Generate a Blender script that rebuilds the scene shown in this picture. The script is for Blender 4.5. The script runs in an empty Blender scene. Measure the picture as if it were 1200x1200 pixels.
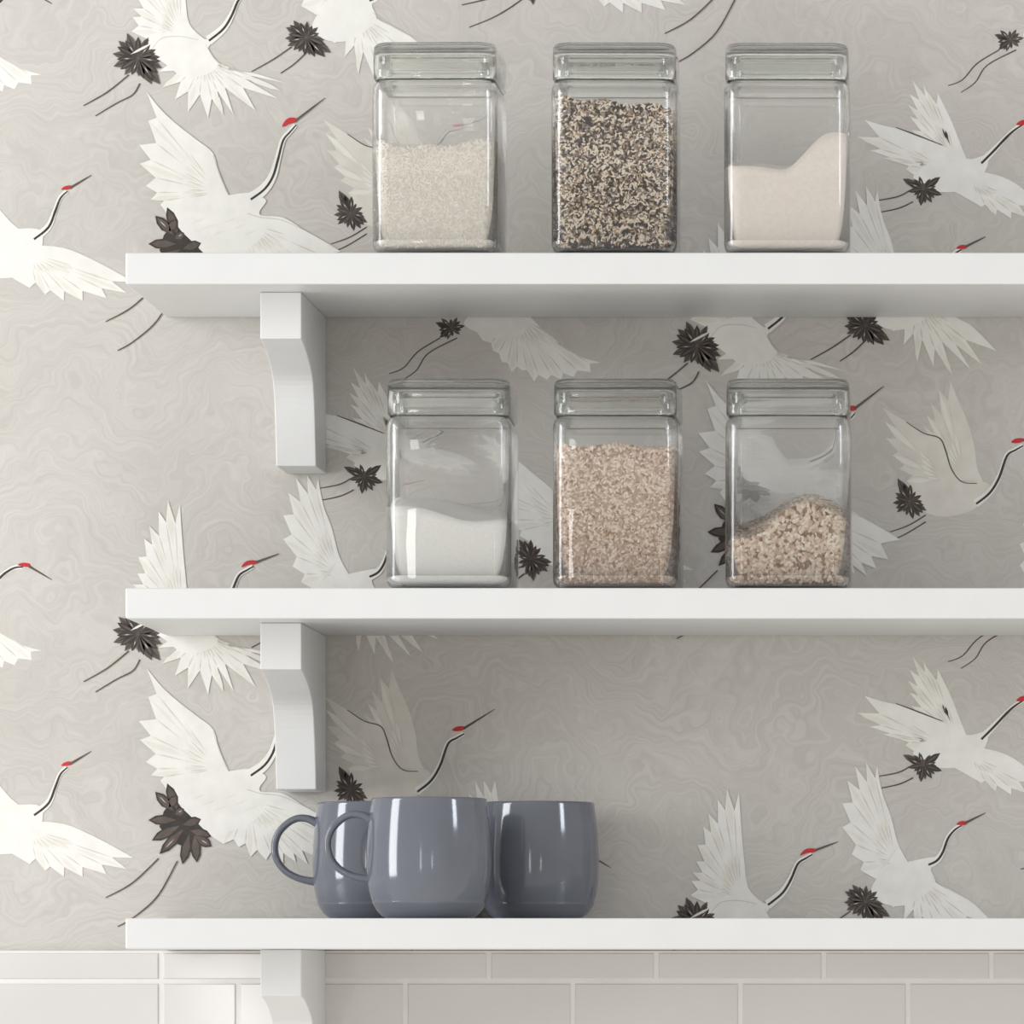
import bpy, bmesh, math, random
from mathutils import Vector, Matrix

random.seed(7)
SC = bpy.context.scene
COL = SC.collection
F, D = 6549.0, 4.912          # focal length in px of the 1200 frame, distance camera - shelf fronts
VX, VY = 1130.0, 1138.0       # where the lens axis meets the frame
WALL = 0.25                   # wall plane (y), shelf fronts lie at y = 0

def S(y): return F / (D + y)
def PX(x, y): return (x - VX) / S(y)
def PZ(py, y): return (VY - py) / S(y)

# ------------------------------------------------------------------ helpers
def link(o, parent=None):
    COL.objects.link(o)
    if parent is not None: o.parent = parent
    return o

def mesh_obj(name, verts, faces, mats, parent=None, smooth=False, fmat=None, recalc=True):
    me = bpy.data.meshes.new(name)
    me.from_pydata(verts, [], faces)
    for m in (mats if isinstance(mats, (list, tuple)) else [mats]): me.materials.append(m)
    if fmat is not None: me.polygons.foreach_set('material_index', fmat)
    if smooth: me.polygons.foreach_set('use_smooth', [True] * len(me.polygons))
    if recalc:
        bm = bmesh.new(); bm.from_mesh(me)
        bmesh.ops.recalc_face_normals(bm, faces=bm.faces[:]); bm.to_mesh(me); bm.free()
    me.update()
    return link(bpy.data.objects.new(name, me), parent)

def tag(o, label=None, cat=None, group=None, kind=None):
    if label: o['label'] = label
    if cat: o['category'] = cat
    if group: o['group'] = group
    if kind: o['kind'] = kind
    return o

def empty(name, loc):
    o = bpy.data.objects.new(name, None); o.location = loc; o.empty_display_size = 0.02
    return link(o)

def bevel(o, w, seg=2, ang=30):
    m = o.modifiers.new('bevel', 'BEVEL'); m.width = w; m.segments = seg
    m.limit_method = 'ANGLE'; m.angle_limit = math.radians(ang)
    return o

def box_vf(x0, x1, y0, y1, z0, z1):
    v = [(x0,y0,z0),(x1,y0,z0),(x1,y1,z0),(x0,y1,z0),(x0,y0,z1),(x1,y0,z1),(x1,y1,z1),(x0,y1,z1)]
    f = [(0,3,2,1),(4,5,6,7),(0,1,5,4),(1,2,6,5),(2,3,7,6),(3,0,4,7)]
    return v, f

# ---------------------------------------------------------------- materials
def new_mat(name):
    m = bpy.data.materials.new(name); m.use_nodes = True
    return m, m.node_tree.nodes, m.node_tree.links, m.node_tree.nodes['Principled BSDF']

def paint(name, col, rough=0.5, var=0.03, scale=40.0, bump=0.0, spec=0.5):
    m, n, l, b = new_mat(name)
    tc = n.new('ShaderNodeTexCoord'); ns = n.new('ShaderNodeTexNoise'); ns.inputs['Scale'].default_value = scale
    ns.inputs['Detail'].default_value = 4
    l.new(tc.outputs['Object'], ns.inputs['Vector'])
    r = n.new('ShaderNodeValToRGB')
    r.color_ramp.elements[0].color = (*[c * (1 - var) for c in col], 1)
    r.color_ramp.elements[1].color = (*[min(1, c * (1 + var)) for c in col], 1)
    r.color_ramp.elements[0].position = .3; r.color_ramp.elements[1].position = .7
    l.new(ns.outputs['Fac'], r.inputs['Fac']); l.new(r.outputs['Color'], b.inputs['Base Color'])
    b.inputs['Roughness'].default_value = rough; b.inputs['Specular IOR Level'].default_value = spec
    if bump:
        bp = n.new('ShaderNodeBump'); bp.inputs['Strength'].default_value = bump; bp.inputs['Distance'].default_value = .001
        l.new(ns.outputs['Fac'], bp.inputs['Height']); l.new(bp.outputs['Normal'], b.inputs['Normal'])
    return m

def wallpaper_mat():
    m, n, l, b = new_mat('wallpaper_marbled')
    tc = n.new('ShaderNodeTexCoord')
    n1 = n.new('ShaderNodeTexNoise'); n1.inputs['Scale'].default_value = 10.0; n1.inputs['Detail'].default_value = 3
    l.new(tc.outputs['Object'], n1.inputs['Vector'])
    sub = n.new('ShaderNodeVectorMath'); sub.operation = 'SUBTRACT'; sub.inputs[1].default_value = (.5, .5, .5)
    l.new(n1.outputs['Color'], sub.inputs[0])
    sc = n.new('ShaderNodeVectorMath'); sc.operation = 'SCALE'; sc.inputs['Scale'].default_value = .30
    l.new(sub.outputs[0], sc.inputs[0])
    add = n.new('ShaderNodeVectorMath'); add.operation = 'ADD'
    l.new(tc.outputs['Object'], add.inputs[0]); l.new(sc.outputs[0], add.inputs[1])
    mp = n.new('ShaderNodeMapping'); mp.inputs['Rotation'].default_value = (0, math.radians(14), 0); mp.inputs['Scale'].default_value = (22, 1, 210)
    l.new(add.outputs[0], mp.inputs['Vector'])
    w = n.new('ShaderNodeTexNoise'); w.inputs['Scale'].default_value = 1.0; w.inputs['Detail'].default_value = 4; w.inputs['Roughness'].default_value = .6
    l.new(mp.outputs[0], w.inputs['Vector'])
    r = n.new('ShaderNodeValToRGB')
    e = r.color_ramp.elements
    e[0].position = .25; e[0].color = (*PAPER_D, 1)
    e[1].position = .75; e[1].color = (*PAPER_L, 1)
    k = e.new(.5); k.color = (*PAPER, 1)
    l.new(w.outputs['Fac'], r.inputs['Fac'])
    l.new(r.outputs['Color'], b.inputs['Base Color'])
    b.inputs['Roughness'].default_value = .62; b.inputs['Specular IOR Level'].default_value = .3
    return m

def glass_mat(name, tint, rough=0.0, ior=1.48, clear=.17):
    m, n, l, b = new_mat(name)
    b.inputs['Base Color'].default_value = (*tint, 1); b.inputs['Roughness'].default_value = rough
    b.inputs['IOR'].default_value = ior; b.inputs['Transmission Weight'].default_value = 1.0
    # very slight waviness of pressed glass
    tc = n.new('ShaderNodeTexCoord'); ns = n.new('ShaderNodeTexNoise'); ns.inputs['Scale'].default_value = 18
    ns.inputs['Detail'].default_value = 1
    l.new(tc.outputs['Object'], ns.inputs['Vector'])
    bp = n.new('ShaderNodeBump'); bp.inputs['Strength'].default_value = .05; bp.inputs['Distance'].default_value = .004
    l.new(ns.outputs['Fac'], bp.inputs['Height']); l.new(bp.outputs['Normal'], b.inputs['Normal'])
    tr = n.new('ShaderNodeBsdfTransparent'); tr.inputs['Color'].default_value = (*tint, 1)
    mx = n.new('ShaderNodeMixShader'); mx.inputs['Fac'].default_value = clear
    l.new(b.outputs[0], mx.inputs[1]); l.new(tr.outputs[0], mx.inputs[2]); l.new(mx.outputs[0], n['Material Output'].inputs['Surface'])
    return m

PAPER = (.510, .486, .450); PAPER_D = (.458, .434, .400); PAPER_L = (.566, .542, .505)
M = dict(
    shelf=paint('white_shelf_paint', (.655, .655, .652), .38, .015, 25),
    plaster=paint('wall_plaster', (.72, .70, .67), .8),
    paper=wallpaper_mat(),
    white=paint('print_white', (.74, .728, .688), .6, .05, 60, spec=.3),
    cream=paint('print_cream', (.70, .675, .615), .6, .05, 60, spec=.3),
    fshade=paint('print_feather_grey', (.58, .55, .495), .6, .06, 60, spec=.3),
    ivory=paint('print_ivory', (.635, .605, .545), .6, .06, 60, spec=.3),
    black=paint('print_black', (.045, .038, .034), .6, .2, 90, spec=.3),
    brown=paint('print_brown', (.105, .083, .07), .6, .25, 90, spec=.3),
    red=paint('print_red', (.50, .03, .035), .6, .1, 90, spec=.3),
    tile=paint('white_glazed_tile', (.60, .578, .565), .1, .02, 9),
    grout=paint('grout', (.70, .68, .665), .8),
    mug=paint('blue_grey_glaze', (.122, .131, .158), .10, .06, 30, spec=.6),
    glass=glass_mat('jar_glass', (.998, 1.0, .998)),
    lid=glass_mat('lid_glass', (.965, .982, .962), clear=.10),
    gasket=glass_mat('clear_gasket', (.22, .26, .24), .25, 1.42),
)

# -------------------------------------------------------------- the wallpaper
class Print:
    """collects flat printed shapes (pixel coordinates on the wall plane)"""
    names = ['paper', 'white', 'cream', 'fshade', 'ivory', 'black', 'brown', 'red']
    def __init__(s): s.shapes = []; s.layer = 0
    def poly(s, pts, mat): s.shapes.append((pts, mat, s.layer)); s.layer += 1
    def more(s, polys, mat):
        for p in polys: s.shapes.append((p, mat, s.layer))
        s.layer += 1

def lerp(a, b, t): return (a[0] + (b[0]-a[0])*t, a[1] + (b[1]-a[1])*t)
def crom(pts, n=5, closed=True):
    out = []; N = len(pts); rng = N if closed else N - 1
    for i in range(rng):
        if closed: p0, p1, p2, p3 = pts[i-1], pts[i], pts[(i+1) % N], pts[(i+2) % N]
        else: p0, p1, p2, p3 = pts[max(i-1,0)], pts[i], pts[i+1], pts[min(i+2,N-1)]
        for k in range(n):
            t = k/n; t2 = t*t; t3 = t2*t
            out.append(tuple(.5*((2*p1[j]) + (-p0[j]+p2[j])*t + (2*p0[j]-5*p1[j]+4*p2[j]-p3[j])*t2 + (-p0[j]+3*p1[j]-3*p2[j]+p3[j])*t3) for j in (0,1)))
    if not closed: out.append(pts[-1])
    return out
def stroke(pts, w0, w1=None, wm=None, n=5):
    w1 = w0 if w1 is None else w1; wm = max(w0, w1) if wm is None else wm
    c = crom(pts, n, False); L = []; R = []; N = len(c)
    for i, p in enumerate(c):
        a = c[max(i-1,0)]; b = c[min(i+1,N-1)]
        dx, dy = b[0]-a[0], b[1]-a[1]; d = math.hypot(dx, dy) or 1
        t = i/(N-1); w = (w0*(1-2*t) + wm*2*t) if t < .5 else (wm*(2-2*t) + w1*(2*t-1))
        nx, ny = -dy/d*w/2, dx/d*w/2
        L.append((p[0]+nx, p[1]+ny)); R.append((p[0]-nx, p[1]-ny))
    return L + R[::-1]
def lens(a, b, w, bias=.6):
    m = lerp(a, b, bias); dx, dy = b[0]-a[0], b[1]-a[1]; d = math.hypot(dx, dy) or 1
    nx, ny = -dy/d*w/2, dx/d*w/2; q = lerp(a, b, .25)
    return [a, (q[0]+nx*.8, q[1]+ny*.8), (m[0]+nx, m[1]+ny), b, (m[0]-nx, m[1]-ny), (q[0]-nx*.8, q[1]-ny*.8)]

def wing(P, lead, tips, root, trail, depth=.22, mats=('white', 'cream', 'fshade')):
    """lead: shoulder -> first tip; feather tips in order; trail: back to the body"""
    out = crom(list(lead) + [tips[0]], 4, False)[:-1]; rnd = random.Random(int(tips[0][0]*7 + tips[0][1]*3 + len(tips)))
    val = []
    for i, t in enumerate(tips):
        if i: 
            mid = lerp(tips[i-1], t, .5); v = lerp(mid, root, depth*rnd.uniform(.8, 1.25)); val.append(v)
            out.append(lerp(tips[i-1], v, .55) if False else v)
        # the tip itself, slightly blunt
        out.append(t)
    out += list(trail)
    P.poly(out, mats[0])
    P.more([lens(lerp(t, root, .015), lerp(t, root, rnd.uniform(.42, .62)), rnd.uniform(4, 7)) for t in tips[1::2]], mats[1])
    P.more([lens(v, lerp(v, root, rnd.uniform(.35, .6)), 1.7, .35) for v in val], mats[2])
    # covert feathers nearer the shoulder
    cv = []
    for i, v in enumerate(val):
        a = lerp(v, root, rnd.uniform(.42, .5)); cv.append(lens(a, lerp(v, root, .72), 4.2))
    P.more(cv, mats[1])
    P.more([lens(lerp(t, root, .6), lerp(t, root, .85), 1.3) for t in tips], mats[2])

def tail(P, tips, c):
    rnd = random.Random(int(tips[0][0]*5+tips[0][1])); n = len(tips); al = []
    for i, t in enumerate(tips):
        u = tips[(i+1) % n]; al.append(t)
        if math.hypot(t[0]-u[0], t[1]-u[1]) > 9: al.append(lerp(lerp(t, u, rnd.uniform(.4, .6)), c, rnd.uniform(.02, .16)))
    out = []; n = len(al)
    for i, t in enumerate(al):
        out.append(t); out.append(lerp(lerp(t, al[(i+1) % n], rnd.uniform(.35, .65)), c, rnd.uniform(.24, .4)))
    P.poly([lerp(p, c, .3) for p in out], 'brown')
    for k in (0, 1):
        sel = al[k::2]
        P.more([lens(t, lerp(t, c, .95), max(4.2, .3*math.hypot(t[0]-c[0], t[1]-c[1])), .5) for t in sel], ('brown', 'black')[k])
        P.more([lens(lerp(t, c, .08), lerp(t, c, .9), rnd.uniform(1.4, 3)) for t in sel], ('black', 'brown')[k])
    P.more([lens(lerp(t, c, .35), lerp(t, c, .6), .8) for t in al[1::4]], 'fshade')

def legs(P, *ls):
    P.more([stroke(l, 1.2, 1.7, 1.7) for l in ls], 'brown')

def neck(P, line, wout, red, beak):
    P.poly(stroke([(x-.6, y-.3) for x, y in line], wout*2.1, 5.2, wout), 'white')
    P.poly(stroke(line, 2.6, 1.6, 3.0), 'black')
    P.poly(crom(red, 4), 'red')
    P.poly(stroke(beak, 3.0, .8, 2.2), 'brown')

def crane_A(P):
    legs(P, [(124,377),(155,360),(186,331)], [(138,411),(157,400),(185,375),(208,334)])
    wing(P, [(275,234),(267,228),(257,205),(250,180),(232,165),(210,148),(190,130)],
         [(172,108),(174,142),(163,170),(164,192),(171,218),(177,234),(188,240)], (255,225),
         [(205,262),(232,288),(262,262)], .14)
    wing(P, [(285,240),(304,252),(327,254),(340,259),(357,270),(375,280)],
         [(400,295),(386,318),(372,329),(361,338),(347,335),(332,338),(312,333),(294,329),(280,318),(262,314)], (292,262),
         [(240,300),(225,280)], .16)
    P.poly(crom([(205,250),(235,235),(267,229),(292,226),(304,230),(312,236),(304,250),(315,262),(300,285),(262,300),(230,286),(212,270)]), 'white')
    P.more([lens((225+i*12, 262+(i % 3)*7), (243+i*12, 255+(i % 3)*7), 2.4) for i in range(6)], 'cream')
    P.more([stroke([(357,270),(330,258),(306,255),(290,250)], .8, 1.2, 1.4), stroke([(268,229),(258,207),(250,182)], .8, .8, 1.5)], 'fshade')
    P.poly([(203,262),(222,280),(242,300),(236,314),(222,320),(201,311),(187,294),(192,276)], 'black')
    lv = [((209,276),(196,243)),((204,276),(182,253)),((208,286),(174,286)),((212,292),(178,310)),((216,296),(187,326)),((222,302),(214,338)),((228,302),(231,336)),((228,304),(248,317)),((222,298),(248,305)),((214,292),(236,285)),((205,280),(216,273)),((198,272),(207,257))]
    for k in (0, 1):
        P.more([lens(b, a, 12.5, .55) for a, b in lv[k::2]], 'black')
        P.more([lens(lerp(b, a, .1), lerp(b, a, .97), 8.5, .55) for a, b in lv[k::2]], 'brown')
    P.more([lens(lerp(b, a, .25), lerp(b, a, .6), .9) for a, b in lv[1::3]], 'fshade')
    neck(P, [(294,234),(310,222),(320,207),(326,187),(332,165),(340,155),(347,147)], 7, [(331,149),(334,142),(340,138),(348,139),(348,143),(340,145)], [(346,142),(381,115)])

def crane_B(P):
    legs(P, [(98,124),(126,108),(151,88)], [(112,136),(137,121),(156,111),(164,98)])
    wing(P, [(240,46),(222,28),(217,-7),(214,-39)],
         [(211,-84),(197,-89),(186,-76),(175,-59),(169,-44),(162,-22),(161,-3),(156,10),(155,20),(154,37)], (212,40), [(177,48),(210,50)], .16)
    wing(P, [(241,52),(250,67),(265,80),(280,84),(298,86),(315,91)],
         [(337,98),(331,107),(327,116),(300,130),(274,135),(262,136),(244,139),(220,132),(205,117),(190,103),(186,84),(178,68)], (238,70),
         [(176,52),(205,44)], .38)
    P.poly(crom([(172,52),(185,41),(205,38),(222,43),(240,46),(251,47),(244,58),(255,76),(240,88),(215,90),(195,76),(180,64)]), 'white')
    P.more([stroke([(178,58),(190,45),(212,43),(232,47)], .8, .8, 1.4), stroke([(241,52),(252,70),(268,82)], .6, .6, 1.2)], 'fshade')
    tail(P, [(149,39),(139,48),(132,63),(133,78),(146,88),(163,90),(178,99),(188,99),(190,80),(188,67),(183,58),(174,44)], (162,68))
    P.poly(lens((153,64), (180,50), 3), 'cream')
    neck(P, [(245,48),(262,34),(272,18),(280,0),(290,-7),(297,-11)], 5.5, [(283,-10),(286,-15),(291,-18),(300,-18),(300,-14),(291,-13)], [(300,-16),(327,-26)])

def crane_C(P):
    legs(P, [(388,286),(410,278),(430,266)], [(385,297),(405,289),(430,274)])
    wing(P, [(497,227),(490,210),(487,187),(480,160),(466,127)], [(459,109),(445,119),(436,135),(431,149),(427,162)], (475,222), [(440,185),(465,225)], .2, ('ivory', 'cream', 'fshade'))
    wing(P, [(472,227),(465,220),(457,205),(452,187),(446,176),(427,170),(407,157)],
         [(379,140),(381,156),(383,176),(391,196),(399,212),(408,226)], (455,225), [(420,245),(460,250)], .2, ('ivory', 'cream', 'fshade'))
    P.poly(crom([(412,238),(440,226),(472,227),(497,227),(505,234),(497,250),(480,262),(450,268),(425,260)]), 'ivory')
    P.more([stroke([(407,157),(427,170),(446,176),(453,190),(460,212),(472,227),(490,229)], 1, 1, 1.8)], 'brown')
    tail(P, [(397,223),(394,240),(391,252),(396,263),(407,267),(415,271),(423,268),(431,261),(426,250),(425,243),(412,230)], (411,250))
    neck(P, [(489,253),(505,240),(516,222),(525,197),(535,190),(544,185)], 4.5, [(530,181),(534,177),(543,176),(544,180),(537,182)], [(543,179),(580,156)])

def crane_D(P):
    legs(P, [(370,573),(397,568),(411,561)], [(366,588),(397,582),(415,574)])
    wing(P, [(480,530),(470,505),(458,475)], [(444,447),(431,444),(427,436),(414,431),(411,448),(409,460),(411,474),(413,490)], (465,522), [(430,503),(455,525)], .22)
    wing(P, [(480,533),(448,507),(422,497),(400,489),(381,485)], [(358,478),(350,498),(364,514),(380,523),(395,527),(406,536)], (450,535), [(420,545),(450,552)], .2)
    wing(P, [(490,538),(520,545),(545,560)], [(560,580),(548,592),(530,594),(512,590),(495,580)], (485,550), [(460,560)], .2)
    P.poly(crom([(415,545),(435,528),(460,520),(482,524),(500,520),(502,532),(490,550),(465,562),(435,560)]), 'white')
    P.more([stroke([(395,487),(422,497),(450,508)], 1, 1, 1.8)], 'brown')
    tail(P, [(403,547),(411,555),(409,562),(419,571),(424,579),(437,575),(449,566),(442,556),(447,545),(422,544)], (427,559))
    neck(P, [(495,529),(510,514),(524,499),(534,490),(545,483)], 4.5, [(536,484),(541,479),(552,477),(553,481),(545,484)], [(551,479),(580,470)])

def crane_E(P):
    legs(P, [(541,681),(567,675),(612,664)], [(550,707),(575,697),(595,686),(615,672)])
    wing(P, [(690,615),(668,598),(645,572),(625,555),(608,541),(585,525)], [(562,505),(560,535),(568,560),(580,580),(592,600),(600,618),(609,628)], (660,610), [(630,640),(660,640)], .14)
    wing(P, [(690,625),(730,628),(770,645)], [(812,668),(804,681),(780,687),(752,690),(730,690),(708,683),(690,675)], (690,635), [(655,655)], .2)
    P.poly(crom([(620,640),(650,612),(690,605),(705,612),(700,640),(680,660),(645,662)]), 'white')
    tail(P, [(608,632),(622,632),(634,642),(647,659),(642,670),(632,674),(625,681),(616,674),(607,660),(604,645)], (622,655))
    neck(P, [(695,618),(712,604),(720,585),(726,570),(734,562)], 5, [(727,560),(731,556),(738,555),(738,559)], [(737,558),(762,543)])

def crane_F(P):
    legs(P, [(295,759),(320,745),(342,730)], [(329,761),(345,750),(362,734)])
    wing(P, [(420,690),(399,655),(389,619),(379,592)], [(373,560),(360,556),(347,560),(338,577),(332,604),(332,632),(343,664),(353,682)], (395,672), [(370,692),(400,700)], .16)
    wing(P, [(420,682),(447,700),(472,712),(490,725)], [(513,749),(496,765),(482,770),(461,777),(439,767),(420,763),(404,742),(392,726)], (420,692), [(375,712),(395,685)], .36)
    P.poly(crom([(366,706),(378,686),(395,676),(416,671),(437,667),(446,668),(436,680),(440,700),(410,722),(382,722)]), 'white')
    P.more([lens((395,658), (375,684), 4)], 'cream')
    P.more([stroke([(437,690),(455,703),(478,716)], .6, .6, 1.3)], 'fshade')
    tail(P, [(344,699),(335,707),(334,720),(337,729),(344,734),(357,740),(369,742),(381,742),(388,737),(380,722),(373,707),(360,700)], (359,719))
    neck(P, [(433,676),(443,671),(450,661),(456,645),(464,635),(472,630)], 5, [(466,629),(470,625),(477,625),(477,629)], [(476,627),(500,615)])

def crane_G(P):
    legs(P, [(456,438),(473,431),(490,412),(516,396)], [(471,446),(488,434),(502,414),(536,396)])
    wing(P, [(612,345),(598,320),(588,285)], [(580,240),(567,240),(557,241),(549,255),(544,276),(540,300),(540,325)], (590,340), [(555,350),(590,360)], .18)
    wing(P, [(600,352),(624,374),(649,400),(680,418)], [(704,425),(692,436),(672,442),(658,445),(641,445),(626,447),(612,434),(600,436),(588,424),(578,411),(566,399)], (606,370), [(552,380),(575,355)], .08)
    P.poly(crom([(544,378),(560,362),(590,350),(620,346),(636,350),(625,366),(612,392),(580,396),(556,388)]), 'white')
    tail(P, [(510,378),(517,373),(536,372),(545,382),(539,392),(524,398),(515,396),(514,387)], (529,384))
    neck(P, [(628,354),(646,348),(660,335),(672,328),(682,327)], 4.5, [(676,325),(681,322),(690,323),(689,327)], [(689,326),(716,342)])

def build_wallpaper(parent):
    P = Print(); ranges = []
    for fn in (crane_G, crane_C, crane_D, crane_E, crane_F, crane_B, crane_A):
        P.shapes_start = len(P.shapes); fn(P)
    x0, x1, ytop, ybot = -330, 1600, -430, 1113.9
    V, Fc, MI = [], [], []
    def p3(x, y, lay): return (PX(x, WALL), WALL - .0002 - lay*5e-6, PZ(y, WALL))
    def add(pts, mat, lay):
        i = len(V); V.extend(p3(x, y, lay) for x, y in pts)
        Fc.append(tuple(range(i, i+len(pts)))); MI.append(Print.names.index(mat))
    add([(x0,ytop),(x1,ytop),(x1,ybot),(x0,ybot)], 'paper', -4)
    def clip(pts):       # keep the print on the sheet
        for ax, lim, sg in ((0, x0, 1), (0, x1, -1), (1, ytop, 1), (1, ybot, -1)):
            out = []
            for k in range(len(pts)):
                a, b = pts[k-1], pts[k]; ia = (a[ax]-lim)*sg >= 0; ib = (b[ax]-lim)*sg >= 0
                if ia != ib: out.append(lerp(a, b, (lim-a[ax])/(b[ax]-a[ax])))
                if ib: out.append(b)
            pts = out
            if len(pts) < 3: return None
        return pts
    for i in (-2, -1, 0, 1, 2):
        for j in range(-4, 5):
            dx, dy = 655*i, 337.5*i + 675*j
            for pts, mat, lay in P.shapes:
                q = [(x+dx, y+dy) for x, y in pts]
                if max(p[0] for p in q) < x0 or min(p[0] for p in q) > x1 or max(p[1] for p in q) < ytop or min(p[1] for p in q) > ybot: continue
                q = clip(q)
                if q: add(q, mat, lay)
    # all printed faces look out of the wall
    for k, f in enumerate(Fc):
        ar = sum(V[f[n-1]][0]*V[f[n]][2] - V[f[n]][0]*V[f[n-1]][2] for n in range(len(f)))
        if ar < 0: Fc[k] = f[::-1]
    return mesh_obj('wallpaper', V, Fc, [M[k] for k in Print.names], parent, fmat=MI, recalc=False)

# ------------------------------------------------------------------ the wall
wall = mesh_obj('wall_back', *box_vf(PX(-330,WALL), PX(1600,WALL), WALL, WALL+.1, -.45, PZ(-430,WALL)), M['plaster'])
tag(wall, 'back wall with grey marbled crane wallpaper above white tiles', kind='structure')
build_wallpaper(wall)

def build_tiles():
    V, Fc, MI = [], [], []
    ty = WALL - .008; sx = S(ty); g = .0009
    def add(x0, x1, z0, z1):
        b = .0022; n = len(V)
        V.extend([(x0,WALL,z0),(x1,WALL,z0),(x1,WALL,z1),(x0,WALL,z1),
                  (x0,ty+b,z0),(x1,ty+b,z0),(x1,ty+b,z1),(x0,ty+b,z1),
                  (x0+b,ty,z0+b),(x1-b,ty,z0+b),(x1-b,ty,z1-b),(x0+b,ty,z1-b)])
        q = [(8,9,10,11)] + [(4+k, 4+(k+1)%4, 8+(k+1)%4, 8+k) for k in range(4)] + [(k, (k+1)%4, 4+(k+1)%4, 4+k) for k in range(4)]
        Fc.extend(tuple(n+i for i in f) for f in q); MI.extend([0]*len(q))
    pitch = 196.3/sx; zj = PZ(1150, ty); xs = PX(188.5, ty)
    top = .0188
    rows = [(zj, top), (zj-.0768, zj), (zj-.1536, zj-.0768), (zj-.2304, zj-.1536)]
    for r, (z0, z1) in enumerate(rows):
        off = PX(376.5, ty) if r % 2 == 0 else PX(475, ty)
        js = sorted([off + pitch*k for k in range(-6, 8)])
        js = [j for j in js if j > xs + .02] ; right = js
        left = [xs - pitch*k for k in range(0, 3)]
        allj = sorted(left + right)
        for a, b in zip(allj, allj[1:]): add(a+g, b-g, z0+g, z1-g)
    n = len(V); gx0, gx1 = allj[0], allj[-1]
    V.extend([(gx0,WALL-.0070,rows[-1][0]),(gx1,WALL-.0070,rows[-1][0]),(gx1,WALL-.0070,top),(gx0,WALL-.0070,top),
              (gx0,WALL,rows[-1][0]),(gx1,WALL,rows[-1][0]),(gx1,WALL,top),(gx0,WALL,top)])
    for f in ((0,1,2,3),(0,1,5,4),(2,3,7,6)): Fc.append(tuple(n+i for i in f)); MI.append(1)
    return mesh_obj('tiling', V, Fc, [M['tile'], M['grout']], wall, fmat=MI)
build_tiles()['label'] = 'glossy white rectangular wall tiles below the wallpaper'

# ---------------------------------------------------------------- the shelves
Z_TOP = [PZ(296, 0), PZ(689, 0), PZ(1076, 0)]
Z_BOT = [PZ(333, 0), PZ(725, 0), PZ(1112, 0)]
SX0, SX1 = PX(147, 0), .26
back = WALL - .0018
shelf_labels = ['topmost white painted shelf, carrying jars of rice, dark grain mix and pink-white flour',
                'middle white painted shelf, carrying jars of sugar, bran and oat flakes',
                'lowest white painted shelf, directly above the tiles, carrying three mugs']
for zt, zb, lab in zip(Z_TOP, Z_BOT, shelf_labels):
    o = mesh_obj('wall_shelf', *box_vf(SX0, SX1, 0, back, zb, zt), M['shelf'])
    bevel(o, .0014); tag(o, lab, 'shelf', 'white wall shelves')

BX0, BX1 = PX(305, .0556), PX(353, .0556)
prof = [(.0556,0),(.0556,-.0415),(.0600,-.0417)] + [p for p in crom([(.0600,-.0417),(.0850,-.0462),(.1090,-.0525),(.1400,-.0650),(.1540,-.0833),(.1635,-.112),(.1705,-.1444)], 4, False)][1:]
br_labels = ['white corbel bracket under the topmost shelf', 'white corbel bracket under the middle shelf', 'white corbel bracket under the lowest shelf, in front of the tiles']
for k, (zb, lab) in enumerate(zip(Z_BOT, br_labels)):
    bk = back if k < 2 else WALL - .0085
    pr = prof + [(bk, -.1444), (bk, 0)]
    n = len(pr); o = empty('shelf_bracket', (0, 0, 0)) if False else None
    V = [(BX0, y, zb+z-.0002) for y, z in pr] + [(BX1, y, zb+z-.0002) for y, z in pr]
    Fc = [tuple(range(n)), tuple(range(2*n-1, n-1, -1))] + [(i, (i+1) % n, n+(i+1) % n, n+i) for i in range(n)]
    o = mesh_obj('shelf_bracket', V, Fc, M['shelf'])
    bevel(o, .0009, 2, 40); tag(o, lab, 'shelf bracket', 'white shelf brackets')

# ------------------------------------------------------------------- the jars
def rsq(hs, r, z, n=7):
    pts = []
    for q, (sx, sy) in enumerate(((1,1),(-1,1),(-1,-1),(1,-1))):
        for k in range(n+1):
            a = math.pi/2*(q + k/n)
            pts.append((sx*(hs-r) + r*math.cos(a), sy*(hs-r) + r*math.sin(a), z))
    return pts
def loft(rings, n=7):
    V, Fc = [], []
    for hs, z, r in rings: V.extend(rsq(hs, r, z, n))
    m = 4*(n+1)
    for k in range(len(rings)-1):
        for i in range(m):
            j = (i+1) % m
            Fc.append((k*m+i, k*m+j, (k+1)*m+j, (k+1)*m+i))
    Fc.append(tuple(range(m))[::-1]); Fc.append(tuple(range((len(rings)-1)*m, len(rings)*m)))
    return V, Fc
def arc(c0, c1, z0, z1, r0, r1, n, mode):
    out = []
    for k in range(n+1):
        a = math.pi/2*k/n
        s, c = math.sin(a), 1-math.cos(a)
        u, v = (s, c) if mode else (c, s)
        out.append((c0+(c1-c0)*u, z0+(z1-z0)*v, r0+(r1-r0)*u))
    return out
body_rings = ([(.040,.0012,.010),(.0445,.0,.011)] + arc(.0465,.0555,.0004,.0105,.012,.0155,5,1)
    + arc(.0555,.0505,.1435,.1530,.0155,.0130,6,0) + [(.0495,.1533,.0125),(.0493,.1540,.0125),(.0491,.1672,.0125)]
    + arc(.0491,.0480,.1672,.1686,.0125,.0115,3,0) + arc(.0472,.0461,.1686,.1672,.011,.0105,3,1)
    + [(.0461,.1555,.0105)] + arc(.0463,.0528,.1530,.1425,.0088,.0130,6,1)
    + [(.0528,.0130,.0130)] + arc(.0528,.0460,.0130,.0047,.0130,.0105,6,0) + [(.040,.0045,.009)])
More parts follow.
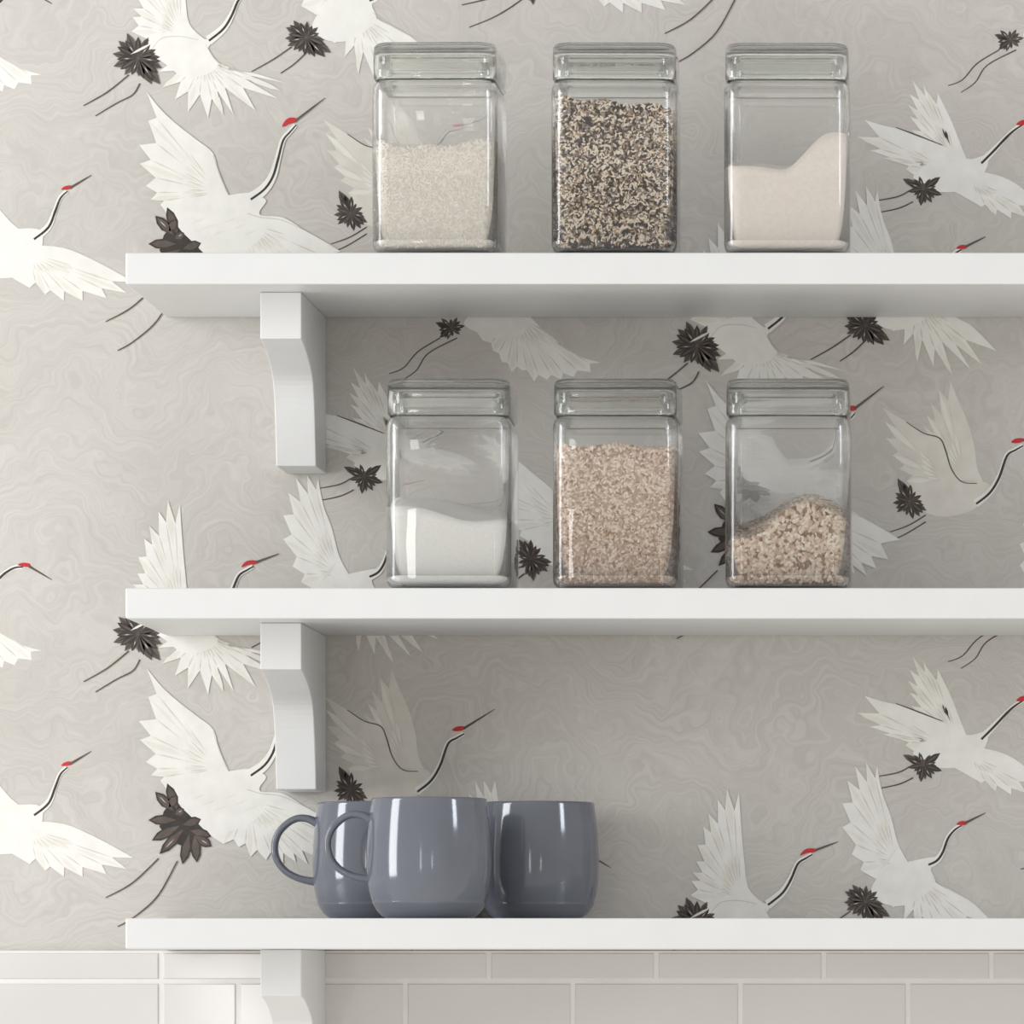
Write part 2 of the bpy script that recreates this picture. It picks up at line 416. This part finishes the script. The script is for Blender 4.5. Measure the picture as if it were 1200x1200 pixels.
lid_rings = ([(.040,.1765,.009),(.0445,.1762,.0105)] + arc(.0470,.0508,.1758,.1722,.0115,.0128,4,1) + [(.0508,.1552,.0128)]
    + [(.0511,.1546,.0129),(.0528,.1546,.0132)] + arc(.0530,.0545,.1547,.1566,.0133,.014,3,1)
    + [(.0545,.1800,.014)] + arc(.0545,.0500,.1800,.1868,.014,.0125,5,0) + [(.046,.1870,.012)])
gasket_rings = [(.0504,.1534,.0127),(.0524,.1534,.013),(.0527,.1540,.0131),(.0524,.1545,.013),(.0504,.1545,.0127),(.0500,.1540,.0126),(.0504,.1534,.0127)]

def make_jar(label):
    t = empty('glass_jar', (0,0,0)); tag(t, label, 'jar', 'square glass storage jars')
    b = mesh_obj('jar_body', *loft(body_rings), M['glass'], t, True)
    l = mesh_obj('jar_lid', *loft(lid_rings), M['lid'], t, True)
    m = 4*8; V = []
    for hs, z, r in gasket_rings[:-1]: V.extend(rsq(hs, r, z))
    K = len(gasket_rings)-1
    Fc = [(k*m+i, k*m+(i+1) % m, ((k+1) % K)*m+(i+1) % m, ((k+1) % K)*m+i) for k in range(K) for i in range(m)]
    mesh_obj('gasket', V, Fc, M['gasket'], t, True)
    return t
def copy_tree(o, parent=None):
    c = o.copy(); COL.objects.link(c)
    if parent is not None: c.parent = parent
    for ch in list(o.children): copy_tree(ch, c)
    return c

JF = .022                        # front faces of the jars on the middle shelf
jar_spec = [ # px centre, px y of its front, shelf, rotation
    (509, .006, 0, -1.0, 'square glass jar of white rice, leftmost on the topmost shelf'),
    (718, .008, 0, .8, 'square glass jar of dark and cream mixed grain, between the rice and flour jars'),
    (921, .010, 0, .5, 'square glass jar half full of sloping pinkish white flour, topmost shelf'),
    (524, JF, 1, 0.4, 'square glass jar of white sugar, nearest the bracket on the middle shelf'),
    (720.5, JF, 1, -.5, 'square glass jar filled with fine light brown bran, middle shelf'),
    (922.5, JF, 1, .3, 'square glass jar with a low heap of oat flakes, middle shelf'),
]
CH = .0522                       # half width of a filling, just inside the glass
CZ = .0053
JARS = []
proto = None
for k, (px, yf, sh, rot, lab) in enumerate(jar_spec):
    if proto is None: proto = j = make_jar(lab)
    else: j = copy_tree(proto); j['label'] = lab
    j.location = (PX(px, yf), yf + .0555, Z_TOP[sh] + .0002); j.rotation_euler = (0, 0, math.radians(rot))
    JARS.append(j)

# ------------------------------------------------------------- what they hold
def filling(hfun, inset=0, r=.0122):
    """solid block with a shaped top, rounded corners; returns V, F in jar space"""
    V, Fc = [], []
    base = rsq(CH - inset, r, 0, 6); ring = []
    for i, p in enumerate(base):            # points along the straight sides too
        ring.append(p)
        if i % 7 == 6:
            q = base[(i+1) % len(base)]
            ring += [(p[0]+(q[0]-p[0])*t/16, p[1]+(q[1]-p[1])*t/16, 0) for t in range(1, 16)]
    m = len(ring)
    # bottom rounding rings, then side up to the top, then concentric rings over the top
    levels = [(.895, 0.0), (.94, .0010), (.975, .0032), (.993, .006), (1.0, .0085)]
    for s, z in levels: V.extend((x*s, y*s, CZ+z) for x, y, _ in ring)
    NS = 8
    for t in range(1, NS+1):
        for x, y, _ in ring:
            h = hfun(x, y); V.append((x, y, CZ+.0085 + (h-CZ-.0085)*t/NS))
    NR = 14
    for t in range(1, NR):
        s = 1 - t/NR
        V.extend((x*s, y*s, hfun(x*s, y*s)) for x, y, _ in ring)
    L = len(V)//m
    for k in range(L-1):
        for i in range(m):
            j = (i+1) % m; Fc.append((k*m+i, k*m+j, (k+1)*m+j, (k+1)*m+i))
    Fc.append(tuple(range(m))[::-1])
    V.append((0, 0, hfun(0, 0))); c = len(V)-1
    for i in range(m): Fc.append(((L-1)*m+i, (L-1)*m+(i+1) % m, c))
    return V, Fc

def grain_shape(kind):
    rings = {'rice': [(-1,0),(-.7,.6),(0,1),(.7,.6),(1,0)], 'flake': [(-1,0),(-.75,.7),(0,1),(.75,.7),(1,0)]}[kind]
    V = [(-1,0,0)]; 
    for u, r in rings[1:-1]:
        for k in range(5):
            a = 2*math.pi*k/5; V.append((u, r*math.cos(a), r*math.sin(a)))
    V.append((1,0,0)); Fc = []
    for k in range(5): Fc.append((0, 1+(k+1) % 5, 1+k))
    for q in range(2):
        for k in range(5):
            a = 1+q*5; Fc.append((a+k, a+(k+1) % 5, a+5+(k+1) % 5, a+5+k))
    for k in range(5): Fc.append((11+k, 11+(k+1) % 5, 16))
    return V, Fc

def inside(q):
    """keep a grain's corner within the cavity of the jar"""
    z = max(q.z, CZ)
    sn = min(1, max(0, (.0130 - z)/.0083)); k = 1 - math.sqrt(1 - sn*sn)
    hs = .0528 - .0068*k - .0003; r = .0130 - .0025*k; c = hs - r
    ax, ay = abs(q.x), abs(q.y)
    if ax > c and ay > c:
        d = math.hypot(ax-c, ay-c)
        if d > r: ax, ay = c + (ax-c)*r/d, c + (ay-c)*r/d
    ax, ay = min(ax, hs), min(ay, hs)
    return (math.copysign(ax, q.x), math.copysign(ay, q.y), z)

def grains(hfun, count, size, kind, nm, weights, rnd, top=.18, depth=.5):
    """grains lying against the glass and over the top of a filling"""
    GV, GF = grain_shape(kind); V, Fc, MI = [], [], []
    a, b, c = size
    per = 2*CH
    for g in range(count):
        sc = rnd.uniform(.8, 1.2); A, B, C = a*sc/2, b*sc*rnd.uniform(.85,1.1)/2, c*sc/2
        lim = CH - C*1.02
        if rnd.random() < top:
            x, y = rnd.uniform(-lim+A, lim-A), rnd.uniform(-lim+A, lim-A)
            N = Vector((rnd.uniform(-.5,.5), rnd.uniform(-.5,.5), 1)).normalized(); P = Vector((x, y, hfun(x, y)+C*.3))
        else:
            side = rnd.choices((0,1,2,3), (.5,.2,.22,.08))[0]
            rr = .0122
            u = rnd.uniform(-CH, CH); 
            if abs(u) > CH - rr:        # wrap on the rounded corner
                th = (abs(u)-(CH-rr))/rr*math.pi/4; sg = 1 if u > 0 else -1
                pu = sg*((CH-rr) + (rr-C)*math.sin(th)); pd = (CH-rr) + (rr-C)*math.cos(th); nu, nd = sg*math.sin(th), math.cos(th)
            else: pu, pd, nu, nd = u, CH-C, 0, 1
            x, y, N = {0:(pu,-pd,(nu,-nd)),1:(-pd,pu,(-nd,nu)),2:(pd,pu,(nd,nu)),3:(pu,pd,(nu,nd))}[side]
            h = hfun(x*.97, y*.97); z = CZ + A*.6 + rnd.random()*(h - CZ - A*.5)
            ins = 0
            if z < CZ+.0085: ins = .0050*(1-(z-CZ)/.0085)**2
            P = Vector((x - N[0]*ins, y - N[1]*ins, z)); N = Vector((N[0], N[1], 0))
            P -= N*rnd.random()*C*depth
        t = N.cross(Vector((rnd.gauss(0,1), rnd.gauss(0,1), rnd.gauss(0,1)))).normalized(); s = N.cross(t)
        i0 = len(V)
        for vx, vy, vz in GV:
            q = P + t*(vx*A) + s*(vy*B) + N*(vz*C)
            V.append(inside(q))
        Fc.extend(tuple(i0+i for i in f) for f in GF)
        mi = rnd.choices(range(1, nm+1), weights)[0]
        MI.extend([mi]*len(GF))
    return V, Fc, MI

def powder_mat(name, col, scale=300, bump=.35):
    m = paint(name, col, .9, .035, scale, bump, spec=.1); return m

def fill_jar(jar, name, label, cat, hfun, base, mats=None, gr=None, seed=1):
    V, Fc = filling(hfun, .0011 if gr else 0); MI = [0]*len(Fc); rnd = random.Random(seed)
    if gr:
        v, f, mi = grains(hfun, nm=len(mats), rnd=rnd, **gr)
        n = len(V); V += v; Fc += [tuple(i+n for i in q) for q in f]; MI += mi
    o = mesh_obj(name, V, Fc, [base] + (mats or []), None, True, MI)
    o.location = jar.location; o.rotation_euler = jar.rotation_euler
    return tag(o, label, cat, kind='stuff')

def sstep(a, b, x):
    t = max(0, min(1, (x-a)/(b-a))); return t*t*(3-2*t)
rice_m = [paint('rice_pale', (.92,.875,.80), .45, .05, 200), paint('rice_cream', (.87,.80,.69), .45, .05, 200), paint('rice_grey', (.83,.785,.72), .5, .05, 200)]
fill_jar(JARS[0], 'rice', 'white rice filling two thirds of the leftmost jar on the topmost shelf', 'rice',
         lambda x, y: .094 + .006*sstep(.0, .05, x) + .004*sstep(-.02, -.05, x) + .0012*math.sin(x*130+y*90), paint('rice_body', (.80,.75,.68), .8), rice_m,
         dict(count=5200, size=(.0058,.0019,.0017), kind='rice', weights=(5,3,2), top=.2), 3)
mix_m = [paint('seed_cream', (.84,.75,.62), .5, .1, 200), paint('seed_tan', (.46,.33,.21), .5, .1, 200), paint('seed_brown', (.12,.08,.055), .45, .2, 200),
         paint('seed_black', (.035,.03,.03), .4, .2, 200), paint('seed_grey', (.28,.25,.23), .5, .1, 200)]
fill_jar(JARS[1], 'grain_mix', 'mixed cream, brown and black grains nearly filling the middle jar on the topmost shelf', 'grain',
         lambda x, y: .1335 - .055*x*1.6 + .0015*math.sin(x*160+y*70), paint('mix_body', (.06,.045,.035), .8), mix_m,  # block colour darkened to give the shaded crevices between grains
         dict(count=9500, size=(.0047,.0022,.0019), kind='rice', weights=(5.2,2.8,2.0,1.8,1.6), top=.16), 5)
fill_jar(JARS[2], 'flour', 'smooth pinkish white flour rising to the right inside the jar', 'flour',
         lambda x, y: .0775 + .030*sstep(.004, .046, x - y*.12) - .003*math.exp(-((x+.005)/.014)**2), powder_mat('flour_pink_white', (.86,.79,.72)))
fill_jar(JARS[3], 'sugar', 'white sugar sloping gently down to the right inside the jar', 'sugar',
         lambda x, y: .0745 - .014*sstep(-.05, .03, x) + .001*math.sin(x*90+y*60), powder_mat('sugar_white', (.87,.86,.815), 700, .5))
bran_m = [paint('bran_light', (.74,.60,.49), .7, .1, 250), paint('bran_mid', (.60,.45,.35), .7, .1, 250), paint('bran_pale', (.84,.74,.64), .7, .1, 250), paint('bran_dark', (.38,.25,.17), .7, .1, 250)]
fill_jar(JARS[4], 'bran', 'fine light brown bran packed two thirds up the jar', 'bran',
         lambda x, y: .127 - .003*sstep(.01, .05, x) + .0015*math.sin(x*120+y*100), paint('bran_body', (.50,.37,.28), .9), bran_m,
         dict(count=8000, size=(.0040,.0024,.0013), kind='flake', weights=(4,3,2.5,1), top=.2), 8)
oat_m = [paint('oat_light', (.74,.61,.49), .7, .1, 250), paint('oat_mid', (.60,.45,.34), .7, .1, 250), paint('oat_pale', (.84,.75,.64), .7, .1, 250), paint('oat_dark', (.36,.24,.17), .7, .1, 250)]
fill_jar(JARS[5], 'oat_flakes', 'low heap of beige oat flakes peaking right of centre inside the jar', 'oats',
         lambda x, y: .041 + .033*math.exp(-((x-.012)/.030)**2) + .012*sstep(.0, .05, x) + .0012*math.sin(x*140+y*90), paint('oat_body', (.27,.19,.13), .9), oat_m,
         dict(count=3400, size=(.0058,.0040,.0012), kind='flake', weights=(4,3,2.2,1.4), top=.3), 11)

# ------------------------------------------------------------------- the mugs
def lathe(prof, n=64):
    V, Fc = [], []; L = len(prof)
    for r, z in prof:
        for k in range(n):
            a = 2*math.pi*k/n; V.append((r*math.cos(a), r*math.sin(a), z))
    for q in range(L-1):
        for k in range(n):
            j = (k+1) % n; Fc.append((q*n+k, q*n+j, (q+1)*n+j, (q+1)*n+k))
    Fc.append(tuple(range(n))[::-1]); Fc.append(tuple(range((L-1)*n, L*n)))
    return V, Fc
def make_mug(label):
    t = empty('mug', (0,0,0)); tag(t, label, 'mug', 'blue grey mugs')
    out = crom([(.0395,.0012),(.0420,.0025),(.0458,.0062),(.0491,.0108),(.0510,.0142)], 4, False)
    out += crom([(.0509,.0148),(.0533,.0240),(.0549,.0360),(.0554,.0480),(.0552,.0610),(.0543,.0770),(.0528,.0930),(.0514,.1040)], 4, False)
    prof = [(.034,.0022),(.0345,.0),(.0385,.0)] + out + [(.0512,.1058),(.0505,.1068),(.0496,.1070),(.0486,.1064),(.0482,.1050)] \
        + crom([(.0484,.1040),(.0508,.0780),(.0519,.0500),(.0498,.0240),(.0440,.0120),(.0360,.0072),(.0200,.0065)], 4, False)
    mesh_obj('mug_body', *lathe(prof), M['mug'], t, True)
    c = [(436,961),(424,955.5),(411,955),(398,962),(388,974),(384,989),(387,1005),(397,1018),(411,1026),(424,1029.5),(436,1031)]
    c = [((x-503)/S(.06), (VY-y)/S(.06) - Z_TOP[2]) for x, y in c]
    cc = crom(c, 5, False); V, Fc = [], []; m = 14
    for i, p in enumerate(cc):
        a, b = cc[max(i-1,0)], cc[min(i+1,len(cc)-1)]
        d = math.hypot(b[0]-a[0], b[1]-a[1]); tx, tz = (b[0]-a[0])/d, (b[1]-a[1])/d; nx, nz = -tz, tx
        e = abs(2*i/(len(cc)-1)-1); wy = .0062 + .0018*e**4; wn = .0033 + .0014*e**6
        for k in range(m):
            an = 2*math.pi*k/m; cu, su = math.cos(an), math.sin(an)
            u = wn*math.copysign(abs(cu)**.75, cu); v = wy*math.copysign(abs(su)**.75, su)
            V.append((p[0]+nx*u, v, p[1]+nz*u))
    for i in range(len(cc)-1):
        for k in range(m): Fc.append((i*m+k, i*m+(k+1) % m, (i+1)*m+(k+1) % m, (i+1)*m+k))
    Fc += [tuple(range(m)), tuple(range((len(cc)-1)*m, len(cc)*m))]
    mesh_obj('handle', V, Fc, M['mug'], t, True)
    return t
mug = make_mug('blue grey mug standing in front, between the other two')
mug.location = (PX(503, .06), .06, Z_TOP[2]+.0002)
m2 = copy_tree(mug); m2['label'] = 'blue grey mug behind at left, nearest the bracket, handle over crane wallpaper'
m2.location = (PX(438, .185), .185, Z_TOP[2]+.0002)
m3 = copy_tree(mug); m3['label'] = 'blue grey mug at right with its handle hidden behind the front mug'
m3.location = (PX(630.5, .18), .18, Z_TOP[2]+.0002); m3.rotation_euler = (0, 0, math.radians(-38))

# ---------------------------------------------------------- light and camera
def area(name, loc, target, sx, sy, power, col):
    d = bpy.data.lights.new(name, 'AREA'); d.shape = 'RECTANGLE'; d.size = sx; d.size_y = sy; d.energy = power; d.color = col
    o = bpy.data.objects.new(name, d); o.location = loc
    v = Vector(target) - Vector(loc); o.rotation_euler = v.to_track_quat('-Z', 'Y').to_euler()
    return link(o)
area('window_daylight', (-2.75, -1.0, .65), (-.4, .2, .4),  .75, 1.7, 48, (.95, .975, 1.0))
area('mug_strip_light_left', (-1.32, -4.75, .2), (-.45, .2, .2), .12, .75, 3, (1.0, .985, .96))  # unseen narrow light, added for the short strip reflection on the front mug
area('mug_strip_light_right', (.45, -4.75, .15), (-.45, .2, .1), .10, .5, 1.5, (1.0, .985, .96))  # second unseen light, added for the mug's other strip reflection
area('far_window_daylight', (2.6, -2.0, 1.35), (-.4, .2, .4), .5, 1.1, 26, (.86, .91, 1.0))
w = bpy.data.worlds.new('room_ambient'); SC.world = w; w.use_nodes = True
nt = w.node_tree; bg = nt.nodes['Background']
tc = nt.nodes.new('ShaderNodeTexCoord'); sp = nt.nodes.new('ShaderNodeSeparateXYZ'); mr = nt.nodes.new('ShaderNodeMapRange'); rp = nt.nodes.new('ShaderNodeValToRGB')
mr.inputs['From Min'].default_value = -1; mr.inputs['From Max'].default_value = 1
e = rp.color_ramp.elements
e[0].position = .25; e[0].color = (1.0, .965, .90, 1); e[1].position = 1; e[1].color = (.64, .63, .61, 1)
k = e.new(.5); k.color = (.67, .655, .63, 1)
nt.links.new(tc.outputs['Generated'], sp.inputs[0]); nt.links.new(sp.outputs['Z'], mr.inputs['Value'])
nt.links.new(mr.outputs['Result'], rp.inputs['Fac']); nt.links.new(rp.outputs['Color'], bg.inputs['Color'])
bg.inputs['Strength'].default_value = 1.0

cam = bpy.data.cameras.new('camera'); cam.sensor_width = 36; cam.lens = F/1200*36
cam.shift_x = (600-VX)/1200; cam.shift_y = (VY-600)/1200; cam.clip_start = .1; cam.clip_end = 50
co = bpy.data.objects.new('camera', cam); co.location = (0, -D, 0); co.rotation_euler = (math.radians(90), 0, 0)
link(co); SC.camera = co
SC.view_settings.view_transform = 'Standard'; SC.view_settings.look = 'None'
SC.view_settings.gamma = 1; SC.view_settings.use_curve_mapping = False; SC.view_settings.exposure = 0.17
SC.cycles.sample_clamp_indirect = 20; SC.cycles.max_bounces = 24; SC.cycles.transmission_bounces = 20; SC.cycles.transparent_max_bounces = 16
